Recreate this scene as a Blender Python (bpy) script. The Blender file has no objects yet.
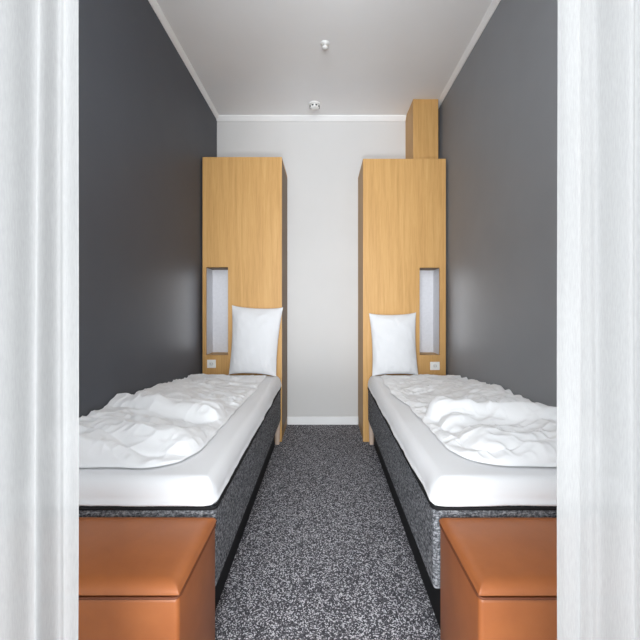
import bpy, bmesh, math, random
import numpy as np
from mathutils import Vector, Matrix

random.seed(7)
SC = bpy.context.scene
COL = SC.collection

# ------------------------------------------------------------------ dimensions (metres)
HC = 1.27                 # camera height
H = 3.338                 # ceiling height
WX = 1.168                # half width of the room
YB = 4.01                 # back wall
YF = -3.20                # window wall, behind the camera
YC = 3.488                # front face of the wardrobes
YFOOT = 1.387             # foot end of the beds

# ------------------------------------------------------------------ helpers
def link(name, me, mat=None, parent=None, smooth=False, off=None):
    o = bpy.data.objects.new(name, me)
    COL.objects.link(o)
    if mat: me.materials.append(mat)
    if smooth:
        for p in me.polygons: p.use_smooth = True
    if parent is not None:
        # shapes are written in room coordinates: bring them into the frame of the thing
        r, d = parent, Vector((0, 0, 0))
        while r is not None:
            d += r.location; r = r.parent
        me.transform(Matrix.Translation(-d))
        o.parent = parent
    return o

def obj(name, bm, mat, parent=None, smooth=False):
    bmesh.ops.recalc_face_normals(bm, faces=bm.faces[:])
    me = bpy.data.meshes.new(name)
    bm.to_mesh(me); bm.free()
    return link(name, me, mat, parent, smooth)

def from_arrays(name, verts, faces, mat, parent=None, smooth=True):
    me = bpy.data.meshes.new(name)
    me.from_pydata([tuple(v) for v in verts], [], faces)
    bm = bmesh.new(); bm.from_mesh(me)
    bmesh.ops.recalc_face_normals(bm, faces=bm.faces[:])
    bm.to_mesh(me); bm.free()
    return link(name, me, mat, parent, smooth)

def thing(name, label, cat, loc, group=None):
    o = bpy.data.objects.new(name, None)
    COL.objects.link(o)
    o.location = loc; o.empty_display_size = 0.05
    o['label'] = label; o['category'] = cat
    if group: o['group'] = group
    return o

def tag(o, label, cat, group=None):
    o['label'] = label; o['category'] = cat
    if group: o['group'] = group
    return o

def struct(name, bm, mat, smooth=False):
    o = obj(name, bm, mat, None, smooth)
    o['kind'] = 'structure'
    return o

def add_box(bm, x0, x1, y0, y1, z0, z1, bev=0.0, seg=2):
    x0, x1 = min(x0, x1), max(x0, x1)
    r = bmesh.ops.create_cube(bm, size=1.0)
    vs = r['verts']
    for v in vs:
        v.co = Vector(((x0 + x1) / 2 + v.co.x * (x1 - x0), (y0 + y1) / 2 + v.co.y * (y1 - y0),
                       (z0 + z1) / 2 + v.co.z * (z1 - z0)))
    if bev > 0:
        es = list({e for v in vs for e in v.link_edges})
        bmesh.ops.bevel(bm, geom=es, offset=bev, segments=seg, profile=0.5, affect='EDGES')
    return bm

def box(x0, x1, y0, y1, z0, z1, bev=0.0, seg=2):
    return add_box(bmesh.new(), x0, x1, y0, y1, z0, z1, bev, seg)

def add_lathe(bm, prof, c, n=32):
    rings = []
    for r, z in prof:
        ring = []
        for k in range(n):
            a = 2 * math.pi * k / n
            ring.append(bm.verts.new((c[0] + r * math.cos(a), c[1] + r * math.sin(a), c[2] + z)))
        rings.append(ring)
    for a, b in zip(rings[:-1], rings[1:]):
        for k in range(n):
            bm.faces.new((a[k], a[(k + 1) % n], b[(k + 1) % n], b[k]))
    bm.faces.new(rings[0]); bm.faces.new(rings[-1])
    return bm

def add_tube(bm, pts, r, n=8, closed=False):
    pts = [Vector(p) for p in pts]
    rings = []
    m = len(pts)
    for i, p in enumerate(pts):
        a = pts[(i - 1) % m] if (closed or i > 0) else p
        b = pts[(i + 1) % m] if (closed or i < m - 1) else p
        t = (b - a).normalized()
        up = Vector((0, 0, 1)) if abs(t.z) < 0.9 else Vector((1, 0, 0))
        s = t.cross(up).normalized(); u = s.cross(t).normalized()
        rings.append([bm.verts.new(p + r * (math.cos(2 * math.pi * k / n) * s + math.sin(2 * math.pi * k / n) * u))
                      for k in range(n)])
    rng = range(m) if closed else range(m - 1)
    for i in rng:
        a, b = rings[i], rings[(i + 1) % m]
        for k in range(n):
            bm.faces.new((a[k], a[(k + 1) % n], b[(k + 1) % n], b[k]))
    if not closed:
        bm.faces.new(rings[0]); bm.faces.new(rings[-1])
    return bm

def round_rect(x0, x1, y0, y1, r, z, n=6):
    x0, x1 = min(x0, x1), max(x0, x1)
    pts = []
    for cx, cy, a0 in ((x1 - r, y1 - r, 0), (x0 + r, y1 - r, 90), (x0 + r, y0 + r, 180), (x1 - r, y0 + r, 270)):
        for k in range(n + 1):
            a = math.radians(a0 + 90 * k / n)
            pts.append((cx + r * math.cos(a), cy + r * math.sin(a), z))
    return pts

# smooth lattice noise, vectorised
_rs = np.random.RandomState(11)
_TAB = _rs.rand(256, 256)
def vnoise(x, y, seed=0):
    x = np.asarray(x, float) + seed * 17.31; y = np.asarray(y, float) + seed * 9.73
    xi = np.floor(x).astype(int); yi = np.floor(y).astype(int)
    fx = x - xi; fy = y - yi
    fx = fx * fx * fx * (fx * (fx * 6 - 15) + 10); fy = fy * fy * fy * (fy * (fy * 6 - 15) + 10)
    g = lambda i, j: _TAB[i % 256, j % 256]
    return (g(xi, yi) * (1 - fx) + g(xi + 1, yi) * fx) * (1 - fy) + (g(xi, yi + 1) * (1 - fx) + g(xi + 1, yi + 1) * fx) * fy - 0.5
def ridged(x, y, seed=0):
    return 1.0 - np.abs(vnoise(x, y, seed)) * 4.0        # sharp crests, like creased cotton
def sstep(a, b, t):
    t = np.clip((t - a) / (b - a), 0, 1)
    return t * t * (3 - 2 * t)
def bump(t, p=2.0):                                      # 1 at 0, falls to 0 at |t| = 1 with a round shoulder
    t = np.clip(np.abs(t), 0, 1)
    return (1 - t ** p) ** (1 / p)
def edge_spacing(n, k=0.75):
    t = np.linspace(0, 1, n)
    return (1 - k) * t + k * (0.5 - 0.5 * np.cos(np.pi * t))

def sheet_solid(name, X, Y, ZT, ZB, mat, parent=None):
    """Closed solid between an upper and a lower surface over the same lattice."""
    nu, nv = X.shape
    top = np.stack([X, Y, ZT], -1).reshape(-1, 3)
    bot = np.stack([X, Y, ZB], -1).reshape(-1, 3)
    N = nu * nv
    V = np.concatenate([top, bot])
    F = []
    for i in range(nu - 1):
        for j in range(nv - 1):
            a, b, c, d = i * nv + j, (i + 1) * nv + j, (i + 1) * nv + j + 1, i * nv + j + 1
            F.append((a, b, c, d)); F.append((a + N, d + N, c + N, b + N))
    rim = [i * nv for i in range(nu)] + [(nu - 1) * nv + j for j in range(1, nv)] + \
          [i * nv + nv - 1 for i in range(nu - 2, -1, -1)] + [j for j in range(nv - 2, 0, -1)]
    for a, b in zip(rim, rim[1:] + rim[:1]):
        F.append((a, a + N, b + N, b))
    return from_arrays(name, V, F, mat, parent)

# ------------------------------------------------------------------ materials
def new_mat(name):
    m = bpy.data.materials.new(name); m.use_nodes = True
    nt = m.node_tree
    return m, nt, nt.nodes['Principled BSDF']

def coords(nt, scale=(1, 1, 1)):
    tc = nt.nodes.new('ShaderNodeTexCoord'); mp = nt.nodes.new('ShaderNodeMapping')
    mp.inputs['Scale'].default_value = scale
    nt.links.new(tc.outputs['Object'], mp.inputs['Vector'])
    return mp.outputs['Vector']

def noise(nt, vec, scale, detail=4, rough=0.55):
    n = nt.nodes.new('ShaderNodeTexNoise')
    n.inputs['Scale'].default_value = scale; n.inputs['Detail'].default_value = detail
    n.inputs['Roughness'].default_value = rough
    nt.links.new(vec, n.inputs['Vector'])
    return n

def ramp(nt, fac, stops, interp='LINEAR'):
    r = nt.nodes.new('ShaderNodeValToRGB'); r.color_ramp.interpolation = interp
    e = r.color_ramp.elements
    while len(e) < len(stops): e.new(0.5)
    for k, (p, c) in enumerate(stops):
        e[k].position = p; e[k].color = (c[0], c[1], c[2], 1)
    nt.links.new(fac, r.inputs['Fac'])
    return r.outputs['Color']

def bumpnode(nt, bsdf, height, strength=0.2, dist=0.002):
    b = nt.nodes.new('ShaderNodeBump')
    b.inputs['Strength'].default_value = strength; b.inputs['Distance'].default_value = dist
    nt.links.new(height, b.inputs['Height']); nt.links.new(b.outputs['Normal'], bsdf.inputs['Normal'])

def paint(name, c, rough=0.6, spec=0.4, bstr=0.06, mottle=0.04):
    m, nt, b = new_mat(name)
    v = coords(nt)
    n = noise(nt, v, 2.2, 3)
    lo = tuple(x * (1 - mottle) for x in c); hi = tuple(x * (1 + mottle) for x in c)
    nt.links.new(ramp(nt, n.outputs['Fac'], [(0.3, lo), (0.7, hi)]), b.inputs['Base Color'])
    b.inputs['Roughness'].default_value = rough
    b.inputs['Specular IOR Level'].default_value = spec
    g = noise(nt, v, 160, 2)
    bumpnode(nt, b, g.outputs['Fac'], bstr, 0.001)
    return m

def oak(name, tint=1.0):
    m, nt, b = new_mat(name)
    v = coords(nt, (26, 26, 1.1))
    big = noise(nt, v, 1.0, 5, 0.6); big.inputs['Distortion'].default_value = 0.6
    v2 = coords(nt, (240, 240, 7))
    fine = noise(nt, v2, 1.0, 2)
    mx = nt.nodes.new('ShaderNodeMix'); mx.inputs['Factor'].default_value = 0.35
    nt.links.new(big.outputs['Fac'], mx.inputs[2]); nt.links.new(fine.outputs['Fac'], mx.inputs[3])
    c = lambda r, g, bl: (r * tint, g * tint, bl * tint)
    nt.links.new(ramp(nt, mx.outputs[0], [(0.28, c(0.440, 0.240, 0.076)), (0.5, c(0.560, 0.318, 0.112)), (0.74, c(0.640, 0.390, 0.155))]),
                 b.inputs['Base Color'])
    b.inputs['Roughness'].default_value = 0.5
    b.inputs['Specular IOR Level'].default_value = 0.3
    bumpnode(nt, b, fine.outputs['Fac'], 0.06, 0.001)
    return m

def carpet():
    m, nt, b = new_mat('grey_fleck_carpet')
    v = coords(nt)
    vo = nt.nodes.new('ShaderNodeTexVoronoi'); vo.inputs['Scale'].default_value = 225
    nt.links.new(v, vo.inputs['Vector'])
    sx = nt.nodes.new('ShaderNodeSeparateColor'); nt.links.new(vo.outputs['Color'], sx.inputs['Color'])
    big = noise(nt, v, 30, 2)
    ad = nt.nodes.new('ShaderNodeMath'); ad.operation = 'MULTIPLY_ADD'
    ad.inputs[1].default_value = 0.25
    nt.links.new(big.outputs['Fac'], ad.inputs[0]); nt.links.new(sx.outputs['Red'], ad.inputs[2])
    nt.links.new(ramp(nt, ad.outputs[0], [(0.2, (0.046, 0.045, 0.052)), (0.62, (0.085, 0.084, 0.094)), (0.83, (0.145, 0.143, 0.155)), (0.97, (0.60, 0.59, 0.62))]),
                 b.inputs['Base Color'])
    b.inputs['Roughness'].default_value = 0.95; b.inputs['Specular IOR Level'].default_value = 0.1
    bumpnode(nt, b, vo.outputs['Distance'], 0.5, 0.004)
    return m

def bedfabric():
    m, nt, b = new_mat('charcoal_melange_fabric')
    v = coords(nt)
    a = noise(nt, v, 95, 3, 0.7); c = noise(nt, coords(nt, (60, 60, 260)), 1.0, 2)
    mx = nt.nodes.new('ShaderNodeMix'); mx.inputs['Factor'].default_value = 0.4
    nt.links.new(a.outputs['Fac'], mx.inputs[2]); nt.links.new(c.outputs['Fac'], mx.inputs[3])
    nt.links.new(ramp(nt, mx.outputs[0], [(0.39, (0.042, 0.043, 0.048)), (0.5, (0.15, 0.154, 0.166)), (0.61, (0.40, 0.405, 0.42))]),
                 b.inputs['Base Color'])
    b.inputs['Roughness'].default_value = 0.95; b.inputs['Specular IOR Level'].default_value = 0.1
    bumpnode(nt, b, mx.outputs[0], 0.4, 0.002)
    return m

def leather():
    m, nt, b = new_mat('cognac_leather')
    v = coords(nt)
    n = noise(nt, v, 7, 4)
    nt.links.new(ramp(nt, n.outputs['Fac'], [(0.3, (0.330, 0.100, 0.028)), (0.7, (0.40, 0.128, 0.038))]), b.inputs['Base Color'])
    vo = nt.nodes.new('ShaderNodeTexVoronoi'); vo.inputs['Scale'].default_value = 420
    nt.links.new(v, vo.inputs['Vector'])
    b.inputs['Roughness'].default_value = 0.40; b.inputs['Specular IOR Level'].default_value = 0.5
    bumpnode(nt, b, vo.outputs['Distance'], 0.12, 0.001)
    return m

def cotton(name, c=(0.80, 0.80, 0.81)):
    m, nt, b = new_mat(name)
    v = coords(nt)
    n = noise(nt, v, 14, 4, 0.6)
    b.inputs['Base Color'].default_value = (*c, 1)
    b.inputs['Roughness'].default_value = 0.9; b.inputs['Specular IOR Level'].default_value = 0.15
    b.inputs['Sheen Weight'].default_value = 0.15
    bumpnode(nt, b, n.outputs['Fac'], 0.12, 0.006)
    return m

def plain(name, c, rough=0.5, spec=0.4, metal=0.0):
    m, nt, b = new_mat(name)
    n = noise(nt, coords(nt), 40, 2)
    nt.links.new(ramp(nt, n.outputs['Fac'], [(0.3, tuple(x * 0.96 for x in c)), (0.7, tuple(min(1, x * 1.04) for x in c))]), b.inputs['Base Color'])
    b.inputs['Roughness'].default_value = rough; b.inputs['Specular IOR Level'].default_value = spec
    b.inputs['Metallic'].default_value = metal
    return m

def sheer(name, trans=0.5, clear=0.06):
    m = bpy.data.materials.new(name); m.use_nodes = True
    nt = m.node_tree; nt.nodes.remove(nt.nodes['Principled BSDF'])
    out = nt.nodes['Material Output']
    d = nt.nodes.new('ShaderNodeBsdfDiffuse'); t = nt.nodes.new('ShaderNodeBsdfTranslucent'); c = nt.nodes.new('ShaderNodeBsdfTransparent')
    n = noise(nt, coords(nt, (700, 700, 60)), 1.0, 2)
    col = ramp(nt, n.outputs['Fac'], [(0.3, (0.40, 0.398, 0.396)), (0.7, (0.45, 0.448, 0.444))])
    nt.links.new(col, d.inputs['Color']); nt.links.new(col, t.inputs['Color'])
    m1 = nt.nodes.new('ShaderNodeMixShader'); m1.inputs[0].default_value = trans
    m2 = nt.nodes.new('ShaderNodeMixShader'); m2.inputs[0].default_value = clear
    nt.links.new(d.outputs[0], m1.inputs[1]); nt.links.new(t.outputs[0], m1.inputs[2])
    nt.links.new(m1.outputs[0], m2.inputs[1]); nt.links.new(c.outputs[0], m2.inputs[2])
    nt.links.new(m2.outputs[0], out.inputs['Surface'])
    return m

M = dict(
    white=paint('white_wall_paint', (0.63, 0.62, 0.61), 0.7, 0.3, 0.04, 0.012),
    ceil=paint('ceiling_paint', (0.87, 0.87, 0.875), 0.8, 0.2, 0.04, 0.012),
    trimw=paint('white_trim_paint', (0.86, 0.86, 0.86), 0.5, 0.4),
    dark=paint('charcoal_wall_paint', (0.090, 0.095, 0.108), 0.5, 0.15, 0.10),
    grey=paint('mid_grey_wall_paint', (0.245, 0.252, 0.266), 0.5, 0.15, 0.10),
    oak=oak('pale_oak_veneer'), oakd=oak('oak_edge', 0.62), oaks=oak('oak_side_shaded', 0.85), oak_shade=oak('oak_deep_shade', 0.30),  # side and darkest oak: same veneer with shade put into the colour
    carpet=carpet(), fabric=bedfabric(), leather=leather(),
    sheet=cotton('white_sheet_cotton'), duvet=cotton('white_duvet_cotton', (0.84, 0.84, 0.845)), pillow=cotton('white_pillow_cotton', (0.68, 0.68, 0.69)),
    black=plain('black_piping', (0.012, 0.012, 0.013), 0.7, 0.2),
    seam=plain('leather_stitched_seam', (0.16, 0.050, 0.022), 0.6, 0.3),
    legm=plain('pale_beech_leg', (0.62, 0.47, 0.37), 0.5, 0.4),
    legd=plain('dark_leg', (0.03, 0.03, 0.03), 0.5, 0.4),
    niche=plain('pale_niche_lining', (0.66, 0.66, 0.69), 0.35, 0.5),
    plast=plain('white_plastic', (0.82, 0.81, 0.79), 0.35, 0.5),
    hole=plain('dark_plastic_slot', (0.03, 0.03, 0.03), 0.6, 0.3),
    sheer=sheer('white_sheer_voile', 0.45, 0.09),
)

# ------------------------------------------------------------------ the setting
T = 0.10
YO = 0.55                 # where the sleeping alcove opens into the larger room the picture is taken from
OX = 2.7                  # half width of that room
struct('floor', box(-OX - T, OX + T, YF - T, YB + T, -0.1, 0), M['carpet'])
struct('ceiling', box(-OX - T, OX + T, YF - T, YB + T, H, H + 0.1), M['ceil'])
struct('wall_back', box(-WX - T, WX + T, YB, YB + T, 0, H), M['white'])
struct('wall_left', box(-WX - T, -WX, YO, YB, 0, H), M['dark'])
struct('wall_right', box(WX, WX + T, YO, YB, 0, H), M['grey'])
# the larger room behind the camera, with its window
bm = bmesh.new()
add_box(bm, -OX - T, -OX, YF - T, YO, 0, H); add_box(bm, -OX - T, -WX - T, YO, YO + T, 0, H)
struct('wall_outer_left', bm, M['white'])
bm = bmesh.new()
add_box(bm, OX, OX + T, YF - T, YO, 0, H); add_box(bm, WX + T, OX + T, YO, YO + T, 0, H)
struct('wall_outer_right', bm, M['white'])
WIN = (-1.90, 1.30, 0.25, 3.10)
bm = bmesh.new()
add_box(bm, -OX - T, WIN[0], YF - T, YF, 0, H); add_box(bm, WIN[1], OX + T, YF - T, YF, 0, H)
add_box(bm, WIN[0], WIN[1], YF - T, YF, 0, WIN[2]); add_box(bm, WIN[0], WIN[1], YF - T, YF, WIN[3], H)
struct('wall_front', bm, M['white'])
bm = bmesh.new()
for x0, x1, z0, z1 in ((WIN[0], WIN[0] + .05, WIN[2], WIN[3]), (WIN[1] - .05, WIN[1], WIN[2], WIN[3]),
                       (WIN[0], WIN[1], WIN[2], WIN[2] + .05), (WIN[0], WIN[1], WIN[3] - .05, WIN[3])):
    add_box(bm, x0, x1, YF - 0.085, YF - 0.03, z0, z1, 0.004)
struct('window_1', bm, M['trimw'])
# white trims where the ceiling meets the walls, skirting on the back wall
def cornice(p0, p1, n, s):
    bm = bmesh.new()
    prof = [(0, 0), (s, 0), (s, -s * 0.25), (s * 0.25, -s), (0, -s)]
    rings = [[bm.verts.new((p[0] + n[0] * a, p[1] + n[1] * a, H + b)) for a, b in prof] for p in (p0, p1)]
    for k in range(5):
        bm.faces.new((rings[0][k], rings[0][(k + 1) % 5], rings[1][(k + 1) % 5], rings[1][k]))
    bm.faces.new(rings[0]); bm.faces.new(rings[1])
    return bm
struct('trim_1', cornice((-WX, YO, 0), (-WX, YB, 0), (1, 0), 0.034), M['trimw'])
struct('trim_2', cornice((WX, YO, 0), (WX, YB, 0), (-1, 0), 0.034), M['trimw'])
struct('trim_3', cornice((-WX, YB, 0), (WX, YB, 0), (0, -1), 0.045), M['trimw'])
bm = box(-0.398, 0.362, YB - 0.014, YB, 0, 0.085, 0.003)
struct('baseboard_back', bm, M['trimw'])

# ------------------------------------------------------------------ wardrobes
LS = []
def wardrobe(label, xw, xa, top, n0, n1, zn0, zn1, sock, door):
    """xw: edge at the side wall, xa: edge at the aisle; n0..n1 the niche; sock: socket rectangle."""
    s = 1 if xa > xw else -1
    t = thing('wardrobe', label, 'wardrobe', ((xw + xa) / 2, (YC + YB) / 2, 0), 'oak wardrobes at the head of the beds')
    yb = YB - 0.004
    # carcass behind the front panel
    bm = bmesh.new()
    add_box(bm, xw, xw + s * .02, YC + .022, yb, 0, top - .02)
    add_box(bm, xa - s * .03, xa - s * .02, YC + .022, yb, 0.0, top - .02)
    add_box(bm, xw, xa, YC + .022, yb, top - .02, top, 0.0015)
    add_box(bm, xw + s * .02, xa - s * .03, yb - .01, yb, 0, top - .02)
    add_box(bm, xw + s * .02, xa - s * .03, YC + .022, yb - .01, 0.0, 0.02)
    obj('carcass', bm, M['oak'], t)
    # front panel with the niche cut out
    bm = bmesh.new()
    xs = sorted([xw, n0, n1, xa]); zs = [0.0, zn0, zn1, top]
    g = {}
    for i, x in enumerate(xs):
        for k, z in enumerate(zs):
            for j, y in enumerate((YC, YC + .02)):
                g[i, j, k] = bm.verts.new((x, y, z))
    for i in range(3):
        for k in range(3):
            if (i, k) == (1, 1): continue
            for j in (0, 1):
                bm.faces.new((g[i, j, k], g[i + 1, j, k], g[i + 1, j, k + 1], g[i, j, k + 1]))
    for i in range(3):
        for k in (0, 3): bm.faces.new((g[i, 0, k], g[i + 1, 0, k], g[i + 1, 1, k], g[i, 1, k]))
    for k in range(3):
        for i in (0, 3): bm.faces.new((g[i, 0, k], g[i, 0, k + 1], g[i, 1, k + 1], g[i, 1, k]))
    for k in (1, 2): bm.faces.new((g[1, 0, k], g[2, 0, k], g[2, 1, k], g[1, 1, k]))
    for i in (1, 2): bm.faces.new((g[i, 0, 1], g[i, 0, 2], g[i, 1, 2], g[i, 1, 1]))
    obj('front_panel', bm, M['oak'], t)
    # niche: pale lined box, oak sill, oak head with its shadow put into the colour
    dpt = 0.19
    a, b = min(n0, n1), max(n0, n1)
    bm = bmesh.new()
    add_box(bm, a - .012, b + .012, YC + .02 + dpt, YC + .03 + dpt, zn0 - .01, zn1 + .01)
    add_box(bm, a - .012, a, YC + .02, YC + .02 + dpt, zn0 - .01, zn1 + .01)
    add_box(bm, b, b + .012, YC + .02, YC + .02 + dpt, zn0 - .01, zn1 + .01)
    obj('niche_lining', bm, M['niche'], t)['label'] = 'pale lining of the tall open niche'
    obj('niche_head', box(a, b, YC + .02, YC + .02 + dpt, zn1 - .006, zn1 + .012), M['oak_shade'], t)
    obj('niche_sill', box(a, b, YC + .003, YC + .02 + dpt, zn0 - .012, zn0), M['oak'], t)
    # slim reading light in the niche, on its aisle side, turned to the side wall
    na = b if s > 0 else a
    obj('light_strip', box(na - s * .010, na - s * .001, YC + .040, YC + .058, zn0 + .05, zn1 - .05, .002), M['plast'], t)
    LS.append((na - s * .013, YC + .046, (zn0 + zn1) / 2, -s, zn1 - zn0 - .14))
    # door in the aisle side
    # (aisle doors use darkened oak: shade put into the colour, deepest on the left)
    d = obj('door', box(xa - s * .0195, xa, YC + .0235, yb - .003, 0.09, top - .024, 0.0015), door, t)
    obj('plinth', box(xa - s * .0195, xa - s * .004, YC + .0235, yb - .003, 0.0, 0.085), M['oakd'], t)
    # power socket on the front
    x0, x1, z0, z1 = sock
    so = obj('power_socket', box(x0, x1, YC - .009, YC, z0, z1, 0.003), M['plast'], t)
    so['label'] = 'white power socket beside the niche'
    cx, cz = (x0 + x1) / 2, (z0 + z1) / 2
    bm = bmesh.new()
    r = bmesh.ops.create_cone(bm, cap_ends=True, segments=28, radius1=0.021, radius2=0.021, depth=0.003)
    bmesh.ops.rotate(bm, verts=bm.verts[:], cent=(0, 0, 0), matrix=Matrix.Rotation(math.pi / 2, 3, 'X'))
    bmesh.ops.translate(bm, verts=bm.verts[:], vec=(cx, YC - .0095, cz))
    obj('socket_well', bm, plain_grey, so)
    bm = bmesh.new()
    for dx in (-.0095, .0095):
        q = bmesh.ops.create_cone(bm, cap_ends=True, segments=12, radius1=0.003, radius2=0.003, depth=0.003)['verts']
        bmesh.ops.rotate(bm, verts=q, cent=(0, 0, 0), matrix=Matrix.Rotation(math.pi / 2, 3, 'X'))
        bmesh.ops.translate(bm, verts=q, vec=(cx + dx, YC - .0108, cz))
    obj('socket_hole', bm, M['hole'], so)
    return t
plain_grey = plain('socket_grey', (0.70, 0.69, 0.67), 0.4, 0.5)
wardrobe('tall oak wardrobe at the head of the left bed, nothing standing on top',
         -1.152, -0.402, 2.692, -1.119, -0.911, 0.821, 1.653, (-1.107, -1.025, 0.700, 0.777), M['oak_shade'])
wardrobe('tall oak wardrobe at the head of the right bed, under a boxed casing',
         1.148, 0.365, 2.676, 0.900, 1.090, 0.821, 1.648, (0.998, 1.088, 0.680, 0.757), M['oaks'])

# oak boxing on top of the right wardrobe
tag(obj('duct_casing', box(0.880, 1.130, 3.66, YB - .004, 2.676, H - .001, 0.002), M['oak']),
    'narrow oak boxed casing rising from the wardrobe top to the ceiling', 'casing')

# ------------------------------------------------------------------ beds
def leg(x, y, z1, m, parent):
    bm = bmesh.new()
    add_lathe(bm, [(0.020, 0), (0.021, 0.004), (0.027, z1 - 0.006), (0.027, z1)], (x, y, 0), 20)
    return obj('leg', bm, m, parent, True)

def bed(s, label, seed):
    e, w = 0.410, 1.155
    y1 = YC - 0.014
    X = lambda a: s * a
    t = thing('single_bed', label, 'bed', (X((e + w) / 2), (YFOOT + y1) / 2, 0), 'single beds along the side walls')
    bm = bmesh.new()
    add_box(bm, X(e), X(w), YFOOT, y1, 0.205, 0.512, 0.016, 3)
    obj('box_base', bm, M['fabric'], t, False)
    bm = add_tube(bmesh.new(), round_rect(X(e - .001), X(w), YFOOT - .001, y1, 0.02, 0.515), 0.0065, 8, True)
    p = obj('piping', bm, M['black'], t, True); p['label'] = 'black edge piping'
    add = [(e + .028, y1 - .045, M['legm']), (w - .06, y1 - .045, M['legm'])
           ]
    for a, y, m in add: leg(X(a), y, 0.207, m, t)
    q = obj('plinth', box(X(e + .045), X(w - .03), YFOOT + .03, y1 - .10, 0.004, 0.207), M['black'], t)  # black block added to darken the gap under the bed
    q['label'] = 'black recessed block standing in for the shadow under the bed'
    # sheeted topper: soft rounded slab with a slightly uneven edge
    nu, nv = 90, 220
    u = edge_spacing(nu)[:, None] * np.ones((1, nv)); v = np.ones((nu, 1)) * edge_spacing(nv)[None, :]
    a0, a1, b0, b1 = e - .004, w, YFOOT - .006, y1
    A = a0 + (a1 - a0) * u; B = b0 + (b1 - b0) * v
    dd = np.minimum(np.minimum((A - a0), (a1 - A)), np.minimum(B - b0, b1 - B))
    R = 0.055                                            # round the foot corner in plan
    px = np.clip((a0 + R - A) / R, 0, 1); py = np.clip((b0 + R - B) / R, 0, 1)
    cor = (px > 0) & (py > 0)
    A, B = np.where(cor, a0 + R - R * px * np.sqrt(1 - py ** 2 / 2), A), np.where(cor, b0 + R - R * py * np.sqrt(1 - px ** 2 / 2), B)
    A = A - (1 - u) ** 6 * (0.008 * vnoise(B * 5, B * 0, seed) + 0.004 * vnoise(B * 17, B * 0, seed + 1))
    B = B - (1 - v) ** 6 * (0.008 * vnoise(A * 6, A * 0, seed + 2))
    rr = lambda r: np.sqrt(np.clip(1 - (1 - np.clip(dd / r, 0, 1)) ** 2, 0, 1))
    ed, eb = rr(0.055), rr(0.005)
    zmid = 0.534
    hd = 0.018 * sstep(2.6, 3.3, B)
    top = 0.622 + hd + 0.004 * vnoise(A * 7, B * 4, seed + 3) + 0.003 * ridged(A * 9 + B * 3, B * 5, seed + 4) * sstep(2.2, 2.9, B)
    edge_w = 0.003 * vnoise(A * 22, B * 22, seed + 6)
    ZT = zmid + (top - zmid) * ed + edge_w * (1 - ed)
    ZB = zmid - (zmid - 0.5235 - 0.6 * edge_w) * eb + edge_w * (1 - eb)
    sheet_solid('topper', s * A, B, ZT, ZB, M['sheet'], t)
    return t
bed(-1, 'single bed with charcoal base along the left wall', 3)
bed(1, 'single bed with charcoal base along the right wall', 23)

def topz(A, B):
    return 0.600

def duvet(s, label, seed, lumps, inner):
    nu, nv = 190, 330
    u = edge_spacing(nu, .6)[:, None] * np.ones((1, nv)); v = np.ones((nu, 1)) * edge_spacing(nv, .6)[None, :]
    y0, y1 = 1.475, 3.30
    Yl = y0 + (y1 - y0) * v
    ain = inner(Yl) + 0.025 * vnoise(Yl * 6, Yl * 0, seed) + 0.010 * vnoise(Yl * 19, Yl * 0, seed + 1)
    aw = 1.160
    A = ain + (aw - ain) * u
    B = y0 + 0.03 * vnoise(A * 7, A * 0, seed + 2) * (1 - v) + (y1 - y0) * v + 0.10 * vnoise(A * 3, A * 0, seed + 3) * v
    # distance to the free edges gives the rounded rim
    r = 0.065
    dd = np.minimum(A - ain, np.minimum((B - B[:, :1]), (B[:, -1:] - B) * 0.35))
    ed = np.sqrt(np.clip(1 - (1 - np.clip(dd / r, 0, 1)) ** 2, 0, 1))
    R = 0.20                                             # the foot corner is round in plan
    B0 = B[:, :1]
    px = np.clip((ain + R - A) / R, 0, 1); py = np.clip((B0 + R - B) / R, 0, 1)
    cor = (px > 0) & (py > 0)
    A, B = np.where(cor, ain + R - R * px * np.sqrt(1 - py ** 2 / 2), A), np.where(cor, B0 + R - R * py * np.sqrt(1 - px ** 2 / 2), B)
    # spread part: thicker against the wall and towards the foot, flat by the pillow
    wallh = 0.115 - 0.080 * sstep(2.35, 3.25, B)
    q = sstep(0.62, 1.10, A)
    h = 0.020 + (wallh - 0.020) * q
    for (fa, fb, ta, tb, rad, hh, p) in lumps:
        # a rolled fold along the segment (fa, fb) - (ta, tb)
        dx, dy = ta - fa, tb - fb; L2 = dx * dx + dy * dy
        wob = 0.03 * vnoise(A * 9, B * 9, seed + 5)
        k = ((A - fa) * dx + (B - fb) * dy) / L2
        kc = np.clip(k, 0, 1)
        dist = np.hypot(A - fa - kc * dx, B - fb - kc * dy) + wob
        f = hh * bump(dist / rad, p) * (0.92 + 0.5 * vnoise(A * 5, B * 8, seed + 6))
        h = np.maximum(h, f + 0.25 * h)
    # creases: long soft folds plus fine crumple
    h = h + 0.016 * vnoise(A * 6, B * 13 + A * 4, seed + 7) + 0.009 * ridged(A * 8 + B * 6, B * 16 - A * 5, seed + 8) \
          + 0.006 * vnoise(A * 24, B * 26, seed + 9) + 0.0045 * ridged(A * 26 + B * 9, B * 20, seed + 10)
    h = np.maximum(h, 0.012)
    base = 0.627 + 0.018 * sstep(2.6, 3.3, B)
    rim = base + 0.005
    ZT = rim + (base + h - rim) * ed
    ZB = rim - 0.0032 * np.minimum(ed * 1.5, 1)
    o = sheet_solid('duvet', s * A, B, ZT, ZB, M['duvet'])
    return tag(o, label, 'duvet', 'crumpled white duvets')
duvet(-1, 'crumpled white duvet on the left bed', 40,
      [(0.72, 1.69, 1.15, 1.68, 0.165, 0.085, 2.3), (0.68, 2.10, 1.15, 2.02, 0.12, 0.115, 2.2), (0.86, 1.86, 1.15, 1.84, 0.10, 0.10, 2.0)],
      lambda y: 0.555 - 0.03 * sstep(2.3, 2.9, y))
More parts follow.
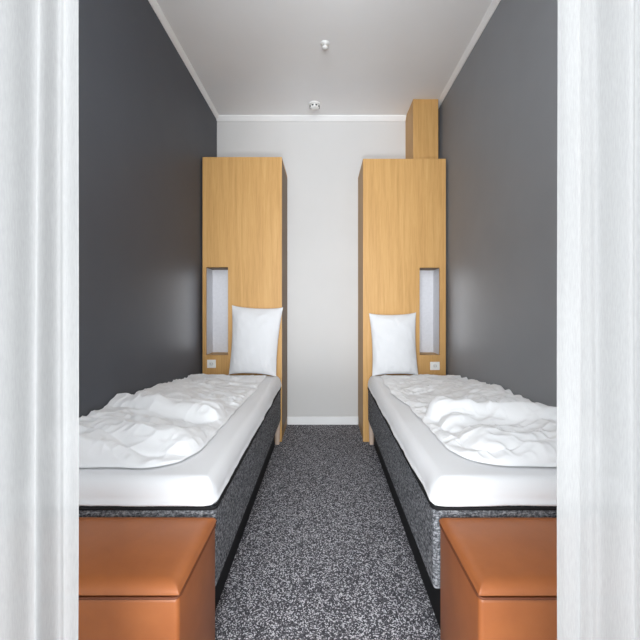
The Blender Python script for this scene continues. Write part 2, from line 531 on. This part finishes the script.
duvet(1, 'crumpled white duvet on the right bed', 70,
      [(0.76, 1.68, 1.15, 1.66, 0.15, 0.080, 2.3), (0.67, 2.10, 1.12, 1.72, 0.085, 0.130, 2.0), (0.72, 1.92, 1.15, 1.78, 0.12, 0.075, 2.2)],
      lambda y: 0.56 - 0.06 * sstep(2.1, 2.9, y))

# ------------------------------------------------------------------ pillows leaning on the wardrobes
def pillow(s, label, cx, w, h, T, lean, roll, zb, seed, taper=0.0):
    n = 61
    p = np.sin(np.linspace(-np.pi / 2, np.pi / 2, n))
    U, V = np.meshgrid(p, p, indexing='ij')
    x = 0.5 * w * U * (1 - 0.07 * (1 - V ** 2)) ; z = 0.5 * h * V * (1 - 0.050 * (1 - U ** 2) + 0.02 * np.abs(U * V) ** 6)
    x = x * (1 + taper * (V - 1)) - s * 0.0
    th = 0.5 * T * np.clip((1 - np.abs(U) ** 3.0) * (1 - np.abs(V) ** 3.0), 0, 1) ** 0.62
    th = th * (1 + 0.10 * (-V))
    wr = 0.010 * vnoise(U * 4, V * 5, seed) + 0.008 * ridged(U * 5 + V * 2, V * 4, seed + 1) * np.clip(np.maximum(abs(U), abs(V)) - .3, 0, 1)
    k = np.clip(th / (0.5 * T) * 2, 0, 1)
    f = np.stack([x, -(th + wr * k), z], -1).reshape(-1, 3)
    b = np.stack([x, th + 0.3 * wr * k, z], -1).reshape(-1, 3)
    N = n * n
    Vv = np.concatenate([f, b]); F = []
    for i in range(n - 1):
        for j in range(n - 1):
            a, c, d, e = i * n + j, (i + 1) * n + j, (i + 1) * n + j + 1, i * n + j + 1
            F.append((a, c, d, e)); F.append((a + N, e + N, d + N, c + N))
    o = from_arrays('pillow', Vv, F, M['pillow'])
    me = o.data
    bm = bmesh.new(); bm.from_mesh(me); bmesh.ops.remove_doubles(bm, verts=bm.verts[:], dist=1e-5)
    bmesh.ops.recalc_face_normals(bm, faces=bm.faces[:]); bm.to_mesh(me); bm.free()
    me.transform(Matrix.Rotation(-lean, 4, 'X') @ Matrix.Rotation(roll, 4, 'Y'))
    ys = max(v.co.y for v in me.vertices); zs = min(v.co.z for v in me.vertices)
    me.transform(Matrix.Translation((0, -ys, -zs)))
    o.location = (cx, YC - 0.003, zb)
    return tag(o, label, 'pillow', 'pillows propped against the wardrobes')
pillow(-1, 'white pillow propped against the left wardrobe', -0.640, 0.480, 0.628, 0.135, math.radians(9), math.radians(2.5), 0.641, 5, 0.05)
pillow(1, 'white pillow propped against the right wardrobe', 0.642, 0.440, 0.570, 0.130, math.radians(8), math.radians(-1.0), 0.641, 9, 0.02)

# ------------------------------------------------------------------ leather ottomans at the foot ends
def ottoman(s, label, e, w, y0, y1, top):
    X = lambda a: s * a
    t = thing('ottoman', label, 'ottoman', (X((e + w) / 2), (y0 + y1) / 2, 0), 'leather ottomans at the foot ends')
    zs = top - 0.036
    obj('body', box(X(e + .002), X(w - .002), y0 + .002, y1 - .002, 0.012, zs, 0.014, 4), M['leather'], t, True)
    # padded lid: rounded slab, a little crowned
    nu = nv = 60
    u = edge_spacing(nu)[:, None] * np.ones((1, nv)); v = np.ones((nu, 1)) * edge_spacing(nv)[None, :]
    A = e + (w - e) * u; B = y0 + (y1 - y0) * v
    dd = np.minimum(np.minimum(A - e, w - A), np.minimum(B - y0, y1 - B))
    r = 0.042
    ed = np.sqrt(np.clip(1 - (1 - np.clip(dd / r, 0, 1)) ** 2, 0, 1))
    crown = 0.006 * np.sin(np.pi * u) * np.sin(np.pi * v)
    ZT = zs + 0.010 + (top - zs - 0.010 + crown) * ed
    ZB = zs + 0.010 - 0.007 * ed
    sheet_solid('lid', X(A), B, ZT, ZB, M['leather'], t)
    bm = add_tube(bmesh.new(), round_rect(X(e + .001), X(w - .001), y0 + .001, y1 - .001, 0.016, zs + .001), 0.0035, 8, True)
    obj('seam', bm, M['seam'], t, True)['label'] = 'dark stitched seam below the lid'
    bm = bmesh.new()
    for a, y in ((e + .05, y0 + .05), (w - .05, y0 + .05), (e + .05, y1 - .05), (w - .05, y1 - .05)):
        obj('foot', add_lathe(bmesh.new(), [(0.018, 0), (0.018, 0.014)], (X(a), y, 0), 16), M['legd'], t)
    bm.free()
    return t
ottoman(-1, 'tan leather ottoman at the foot of the left bed', 0.403, 1.150, 1.022, YFOOT - .006, 0.499)
ottoman(1, 'tan leather ottoman at the foot of the right bed', 0.428, 1.150, 1.022, YFOOT - .006, 0.498)

# ------------------------------------------------------------------ sheer curtains
def curtain(s, label, edge_top, edge_bot, folds, yc):
    """folds: (distance from the free edge, depth offset) along the cloth; a gathered drop of voile."""
    d = np.array([f[0] for f in folds]); o = np.array([f[1] for f in folds])
    ts = np.linspace(0, d[-1], 420)
    off = np.interp(ts, d, o)
    ker = np.hanning(13); ker /= ker.sum()
    off = np.convolve(np.pad(off, 6, mode='edge'), ker, mode='valid')
    zs = np.linspace(0.015, H - 0.03, 60)
    V, F = [], []
    for j, z in enumerate(zs):
        f = (z - 0.0) / H
        edge = edge_bot + (edge_top - edge_bot) * min(1.4, z / 1.81)
        amp = 1.0 - 0.15 * f
        for i, tt in enumerate(ts):
            V.append((s * (edge + tt), yc + off[i] * amp + 0.004 * math.sin(tt * 40 + z * 2.1), z))
    n = len(ts)
    for j in range(len(zs) - 1):
        for i in range(n - 1):
            F.append((j * n + i, j * n + i + 1, (j + 1) * n + i + 1, (j + 1) * n + i))
    o = from_arrays('sheer_curtain', V, F, M['sheer'])
    return tag(o, label, 'curtain', 'white sheer curtains')
YCUR = 0.66
fl = [(0, -.004), (.010, -.012), (.022, -.014), (.034, .006), (.044, .012), (.052, -.004), (.058, -.026), (.064, -.024), (.072, .010), (.085, .026), (.105, .024), (.122, -.004), (.14, -.02)]
t = .14
k = 0
while t < .70:
    t += .028 + .012 * random.random(); k += 1
    fl.append((t, (0.024 if k % 2 else -0.022) + .008 * random.random()))
curtain(-1, 'white sheer curtain hanging at the left edge of the opening', 0.435, 0.442, fl, YCUR)
fr = [(0, -.004), (.008, -.012), (.025, -.014), (.038, -.016), (.043, .014), (.058, .030), (.075, .022), (.092, .028), (.112, .000), (.13, -.018), (.15, .012)]
t = .15
k = 0
while t < .70:
    t += .03 + .012 * random.random(); k += 1
    fr.append((t, (-0.022 if k % 2 else 0.024) + .008 * random.random()))
curtain(1, 'white sheer curtain hanging at the right edge of the opening', 0.4125, 0.4170, fr, YCUR)

# ------------------------------------------------------------------ on the ceiling
def smoke(x, y):
    t = thing('smoke_detector', 'white round smoke detector on the ceiling close to the back wall', 'smoke detector', (x, y, H))
    obj('base', add_lathe(bmesh.new(), [(0.058, 0), (0.060, -0.006), (0.058, -0.014)], (x, y, H), 36), M['plast'], t, False)
    obj('cap', add_lathe(bmesh.new(), [(0.046, -0.014), (0.050, -0.022), (0.044, -0.044), (0.026, -0.052), (0.0005, -0.053)], (x, y, H), 36), M['plast'], t, True)
    for q in range(8):
        a = 2 * math.pi * (q + .5) / 8
        bm = box(-.009, .009, -.004, .004, -.006, .006, 0.001)
        bmesh.ops.rotate(bm, verts=bm.verts[:], cent=(0, 0, 0), matrix=Matrix.Rotation(a + math.pi / 2, 3, 'Z'))
        bmesh.ops.translate(bm, verts=bm.verts[:], vec=(x + .0475 * math.cos(a), y + .0475 * math.sin(a), H - .031))
        obj('vent_slot', bm, M['hole'], t)
smoke(-0.100, 3.75)
def sprinkler(x, y):
    t = thing('ceiling_sprinkler', 'small white sprinkler head on the ceiling, nearer than the smoke detector', 'sprinkler', (x, y, H))
    obj('rosette', add_lathe(bmesh.new(), [(0.034, 0), (0.034, -0.003), (0.022, -0.010), (0.014, -0.012)], (x, y, H), 32), M['plast'], t, True)
    obj('head', add_lathe(bmesh.new(), [(0.014, -0.010), (0.013, -0.028), (0.024, -0.032), (0.024, -0.036), (0.006, -0.042)], (x, y, H), 24), M['plast'], t, True)
sprinkler(0.005, 2.89)

# ------------------------------------------------------------------ light: daylight in the window, added fill lights out of frame
def area(name, loc, rot, sx, sy, power, col=(1, 1, 1), spread=math.pi):
    l = bpy.data.lights.new(name, 'AREA'); l.shape = 'RECTANGLE'; l.size = sx; l.size_y = sy
    l.energy = power; l.color = col; l.spread = spread
    o = bpy.data.objects.new(name, l); COL.objects.link(o)
    o.location = loc; o.rotation_euler = rot
    return o
area('window_daylight', ((WIN[0] + WIN[1]) / 2, YF - 0.02, (WIN[2] + WIN[3]) / 2), (math.radians(90), 0, 0),
     WIN[1] - WIN[0] - .1, WIN[3] - WIN[2] - .1, 400, (0.915, 0.965, 1.0))
lx, ly, lz = -0.12, 1.00, 2.38
lt = thing('fill_globe', 'unseen white fill globe added inside the curtains', 'fill light', (lx, ly, H))  # added glowing globe, out of view, lifts the alcove brightness
obj('canopy', add_lathe(bmesh.new(), [(0.05, 0), (0.05, -0.02), (0.012, -0.03)], (lx, ly, H), 24), M['plast'], lt)
obj('cord', add_tube(bmesh.new(), [(lx, ly, H - .02), (lx, ly, lz + .17)], 0.004), M['plast'], lt)
obj('socket_cap', add_lathe(bmesh.new(), [(0.03, .14), (0.03, .19), (0.008, .20)], (lx, ly, lz), 24), M['plast'], lt)
gm = bpy.data.materials.new('fill_globe_emitter'); gm.use_nodes = True
gb = gm.node_tree.nodes['Principled BSDF']
gb.inputs['Base Color'].default_value = (0.8, 0.8, 0.8, 1)
gb.inputs['Emission Color'].default_value = (0.94, 0.975, 1.0, 1); gb.inputs['Emission Strength'].default_value = 28.0
bm = bmesh.new(); bmesh.ops.create_uvsphere(bm, u_segments=32, v_segments=16, radius=0.13)
bmesh.ops.translate(bm, verts=bm.verts[:], vec=(lx, ly, lz))
obj('globe', bm, gm, lt, True)

ft = thing('fill_stand', 'unseen white stand added for the fill spot, under the viewpoint', 'floor lamp', (0, -0.20, 0))  # made-up stand below the fill spot, out of view
obj('base', add_lathe(bmesh.new(), [(0.14, 0), (0.14, 0.012), (0.02, 0.022)], (0, -0.20, 0), 32), M['plast'], ft)
obj('pole', add_tube(bmesh.new(), [(0, -0.20, 0.015), (0, -0.20, 0.60)], 0.011, 12), M['plast'], ft, True)
obj('bowl', add_lathe(bmesh.new(), [(0.02, 0.585), (0.12, 0.605), (0.19, 0.65), (0.185, 0.652), (0.115, 0.612), (0.02, 0.60)], (0, -0.20, 0), 32), M['plast'], ft)
# added fill spot, brightens the far end of the alcove
sl = bpy.data.lights.new('alcove_fill_spot', 'SPOT'); sl.energy = 180; sl.spot_size = math.radians(47); sl.spot_blend = 0.75
sl.shadow_soft_size = 0.18; sl.color = (0.95, 0.97, 1.0)
so = bpy.data.objects.new('alcove_fill_spot', sl); COL.objects.link(so); so.location = (0.0, -0.20, 0.85)
so.rotation_euler = (Vector((0, 4.0, 2.05)) - so.location).to_track_quat('-Z', 'Y').to_euler()

for x, y, z, d, ln in LS:
    o = area('niche_reading_light', (x, y, z), (0, 0, 0), 0.012, ln, 0.45, (0.95, 0.97, 1.0), math.radians(75))
    o.rotation_euler = Vector((d * 0.55, -0.80, 0)).to_track_quat('-Z', 'Y').to_euler()

w = bpy.data.worlds.new('World'); SC.world = w; w.use_nodes = True
w.node_tree.nodes['Background'].inputs[0].default_value = (0.8, 0.88, 1.0, 1)
w.node_tree.nodes['Background'].inputs[1].default_value = 0.6

# ------------------------------------------------------------------ camera
cam = bpy.data.cameras.new('camera'); co = bpy.data.objects.new('camera', cam); COL.objects.link(co)
co.location = (0, 0, HC); co.rotation_euler = (math.radians(90), 0, 0)
cam.sensor_width = 36; cam.lens = 369 / 640 * 36
cam.shift_x = -4.4 / 640; cam.shift_y = -12.5 / 640
cam.clip_start = 0.02
SC.camera = co
vs = SC.view_settings
vs.view_transform = 'Standard'; vs.look = 'None'; vs.gamma = 1.0; vs.exposure = 0.2; vs.use_curve_mapping = False
SC.cycles.diffuse_bounces = 8; SC.cycles.max_bounces = 14; SC.cycles.transparent_max_bounces = 12
SC.cycles.sample_clamp_indirect = 6.0
